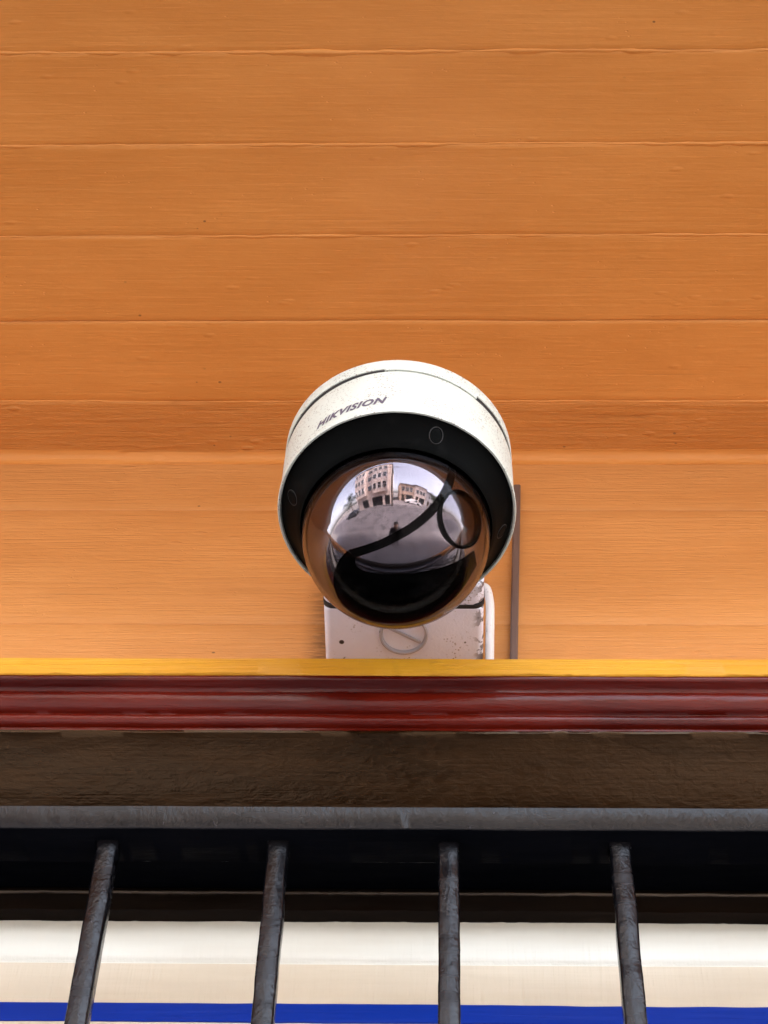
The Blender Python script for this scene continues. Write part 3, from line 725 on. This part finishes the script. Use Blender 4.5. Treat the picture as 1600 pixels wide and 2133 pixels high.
LEAF = Mat('leaf'); LEAF.color(LEAF.mix(LEAF.noise(1.5, 3), (.035, .06, .02), (.07, .10, .035))).rough(.6); LEAF = LEAF.m
def tree(x, y, hgt, rad, seed, lab):
    t = empty('street_tree', (x, y, -.1)); tag(t, lab, 'tree', 'street trees')
    rg = random.Random(seed)
    bm = BM(); tube(bm, [(0, 0, 0), (.1, .05, hgt*.3), (0, .1, hgt*.65)], [.2, .15, .07], 10)
    for k in range(6):
        a = k*1.05+rg.random(); tube(bm, [(.05, .05, hgt*(.3+.05*k)), (math.cos(a)*rad*.4, math.sin(a)*rad*.4, hgt*(.5+.04*k)), (math.cos(a)*rad*.75, math.sin(a)*rad*.75, hgt*(.62+.05*k))], [.08, .05, .02], 6)
    obj('trunk', bm, WOODP, t, 60, True)
    bm = BM()
    cl = [(Vector((rg.gauss(0, .45)*rad, rg.gauss(0, .45)*rad, hgt*.72+rg.gauss(0, .16)*hgt)), rad*rg.uniform(.25, .45)) for _ in range(22)]
    for _ in range(3200):
        c_, r_ = rg.choice(cl); d = Vector((rg.gauss(0, 1), rg.gauss(0, 1), rg.gauss(0, 1))).normalized()*r_*rg.uniform(.5, 1)
        p = c_+d; s = rg.uniform(.07, .15)
        u = Vector((rg.gauss(0, 1), rg.gauss(0, 1), rg.gauss(0, 1))).normalized(); v = u.orthogonal().normalized()
        bm.faces.new([bm.verts.new(p+u*s), bm.verts.new(p+v*s*.5), bm.verts.new(p-u*s), bm.verts.new(p-v*s*.5)])
    obj('crown', bm, LEAF, t, None, True)
tree(-12.5, -8.9, 7, 2.4, 3, 'leafy street tree left of the cream block, mirrored in the dome')
tree(11.5, -8.9, 6, 2.2, 9, 'leafy street tree in front of the row houses, mirrored in the dome')

# ------------------------------------------------------------------ the person taking the picture (mirrored in the bubble)
SKIN = plain('skin', (.45, .26, .18), .5, Subsurface_Weight=.05); JACK = plain('dark_jacket', (.018, .018, .022), .8)
TROU = plain('dark_trousers', (.022, .024, .032), .85); SHOE = plain('dark_shoes', (.02, .018, .017), .6); HAIR = plain('dark_hair', (.015, .01, .008), .6)
pr = empty('person', (0, -.42, 0))
tag(pr, 'person in dark jacket and trousers holding a phone up, mirrored in the dome', 'person')
V = []; E = []; RAD = []
def add(p, r, par=None):
    V.append(Vector(p)); RAD.append(r); i = len(V)-1
    if par is not None: E.append((par, i))
    return i
pel = add((0, -.42, .92), .15)
ab = add((0, -.42, 1.08), .135, pel); ch = add((0, -.42, 1.27), .155, ab); ne0 = add((0, -.43, 1.42), .085, ch)
ne = add((0, -.41, 1.49), .055, ne0); hd0 = add((0, -.39, 1.57), .078, ne); hd1 = add((0, -.385, 1.66), .088, hd0); hd2 = add((0, -.40, 1.72), .06, hd1)
HANDR = []
for s in (-1, 1):
    hip = add((s*.1, -.42, .85), .1, pel); kn = add((s*.12, -.40, .48), .062, hip); an = add((s*.13, -.44, .09), .042, kn)
    he = add((s*.13, -.43, .045), .042, an); to = add((s*.15, -.27, .035), .034, he)
    sh = add((s*.17, -.43, 1.39), .072, ch); el = add((s*.25, -.25, 1.20), .048, sh); wr = add((s*.115, -.06, 1.45), .028, el)
    pm = add((s*.088, -.035, 1.52), .026, wr)
    for k in range(4):
        f0 = add((s*(.084-.002*k), -.030-.008*k+.012, 1.552+.004*k-.03*(k > 2)), .0095, pm)
        f1 = add((s*(.066), -.012-.012*k, 1.568+.006*k-.03*(k > 2)), .008, f0)
    t0 = add((s*.080, -.052, 1.545), .011, pm); t1 = add((s*.062, -.046, 1.572), .009, t0)
me = bpy.data.meshes.new('body'); me.from_pydata([v-Vector((0, -.42, 0)) for v in V], E, [])
bo = bpy.data.objects.new('body_raw', me); COL.objects.link(bo)
md = bo.modifiers.new('s', 'SKIN'); 
for i, sv in enumerate(me.skin_vertices[0].data):
    sv.radius = (RAD[i]*(1.25 if i in (pel, ab, ch) else 1), RAD[i]*(.85 if i in (pel, ab, ch) else 1)); sv.use_root = (i == 0)
bo.modifiers.new('d', 'SUBSURF').levels = 2
bpy.context.view_layer.update()
me2 = bpy.data.meshes.new_from_object(bo.evaluated_get(bpy.context.evaluated_depsgraph_get()))
bpy.data.objects.remove(bo)
me2.name = 'body'; me2.materials.clear()
for m in (SKIN, JACK, TROU, SHOE): me2.materials.append(m)
for p in me2.polygons:
    c = p.center
    hand = c.z > 1.43 and c.y > .3
    p.material_index = 3 if c.z < .09 else 2 if c.z < .9 else 0 if (c.z > 1.46 or hand) else 1
me2.shade_smooth()
bd = bpy.data.objects.new('body', me2); COL.objects.link(bd); bd.parent = pr
bm = BM(); bmesh.ops.create_icosphere(bm, subdivisions=3, radius=.1)
for v in bm.verts: v.co = Vector((v.co.x*.92, v.co.y*1.05, v.co.z*.95)) + v.co.normalized()*.006*nz(*(v.co*40))
bmesh.ops.delete(bm, geom=[v for v in bm.verts if v.co.y > .035 and v.co.z < .03 or v.co.z < -.06], context='VERTS')
bmesh.ops.translate(bm, verts=bm.verts, vec=(0, .015, 1.685)); obj('hair', bm, HAIR, pr, 60, True)
for s in (-1, 1):
    bm = BM(); bmesh.ops.create_uvsphere(bm, u_segments=10, v_segments=8, radius=.011, matrix=Matrix.Translation((s*.032, .112, 1.655))); obj('eye', bm, WINF, pr, 60, True)
bm = BM(); bmesh.ops.create_cone(bm, segments=8, radius1=.016, radius2=.006, depth=.05, cap_ends=True, matrix=Matrix.Translation((0, .122, 1.625))); obj('nose', bm, SKIN, pr, 60, True)
PHONE = plain('black_phone', (.01, .01, .012), .2)
bm = BM(); box(bm, -.074, .074, -.036, .036, .014, .022, .003, 3)
bmesh.ops.transform(bm, verts=bm.verts, matrix=cam.matrix_world)
ph = obj('phone', bm, PHONE, None, 40); tag(ph, 'black phone held up in both hands, mirrored in the dome', 'phone')
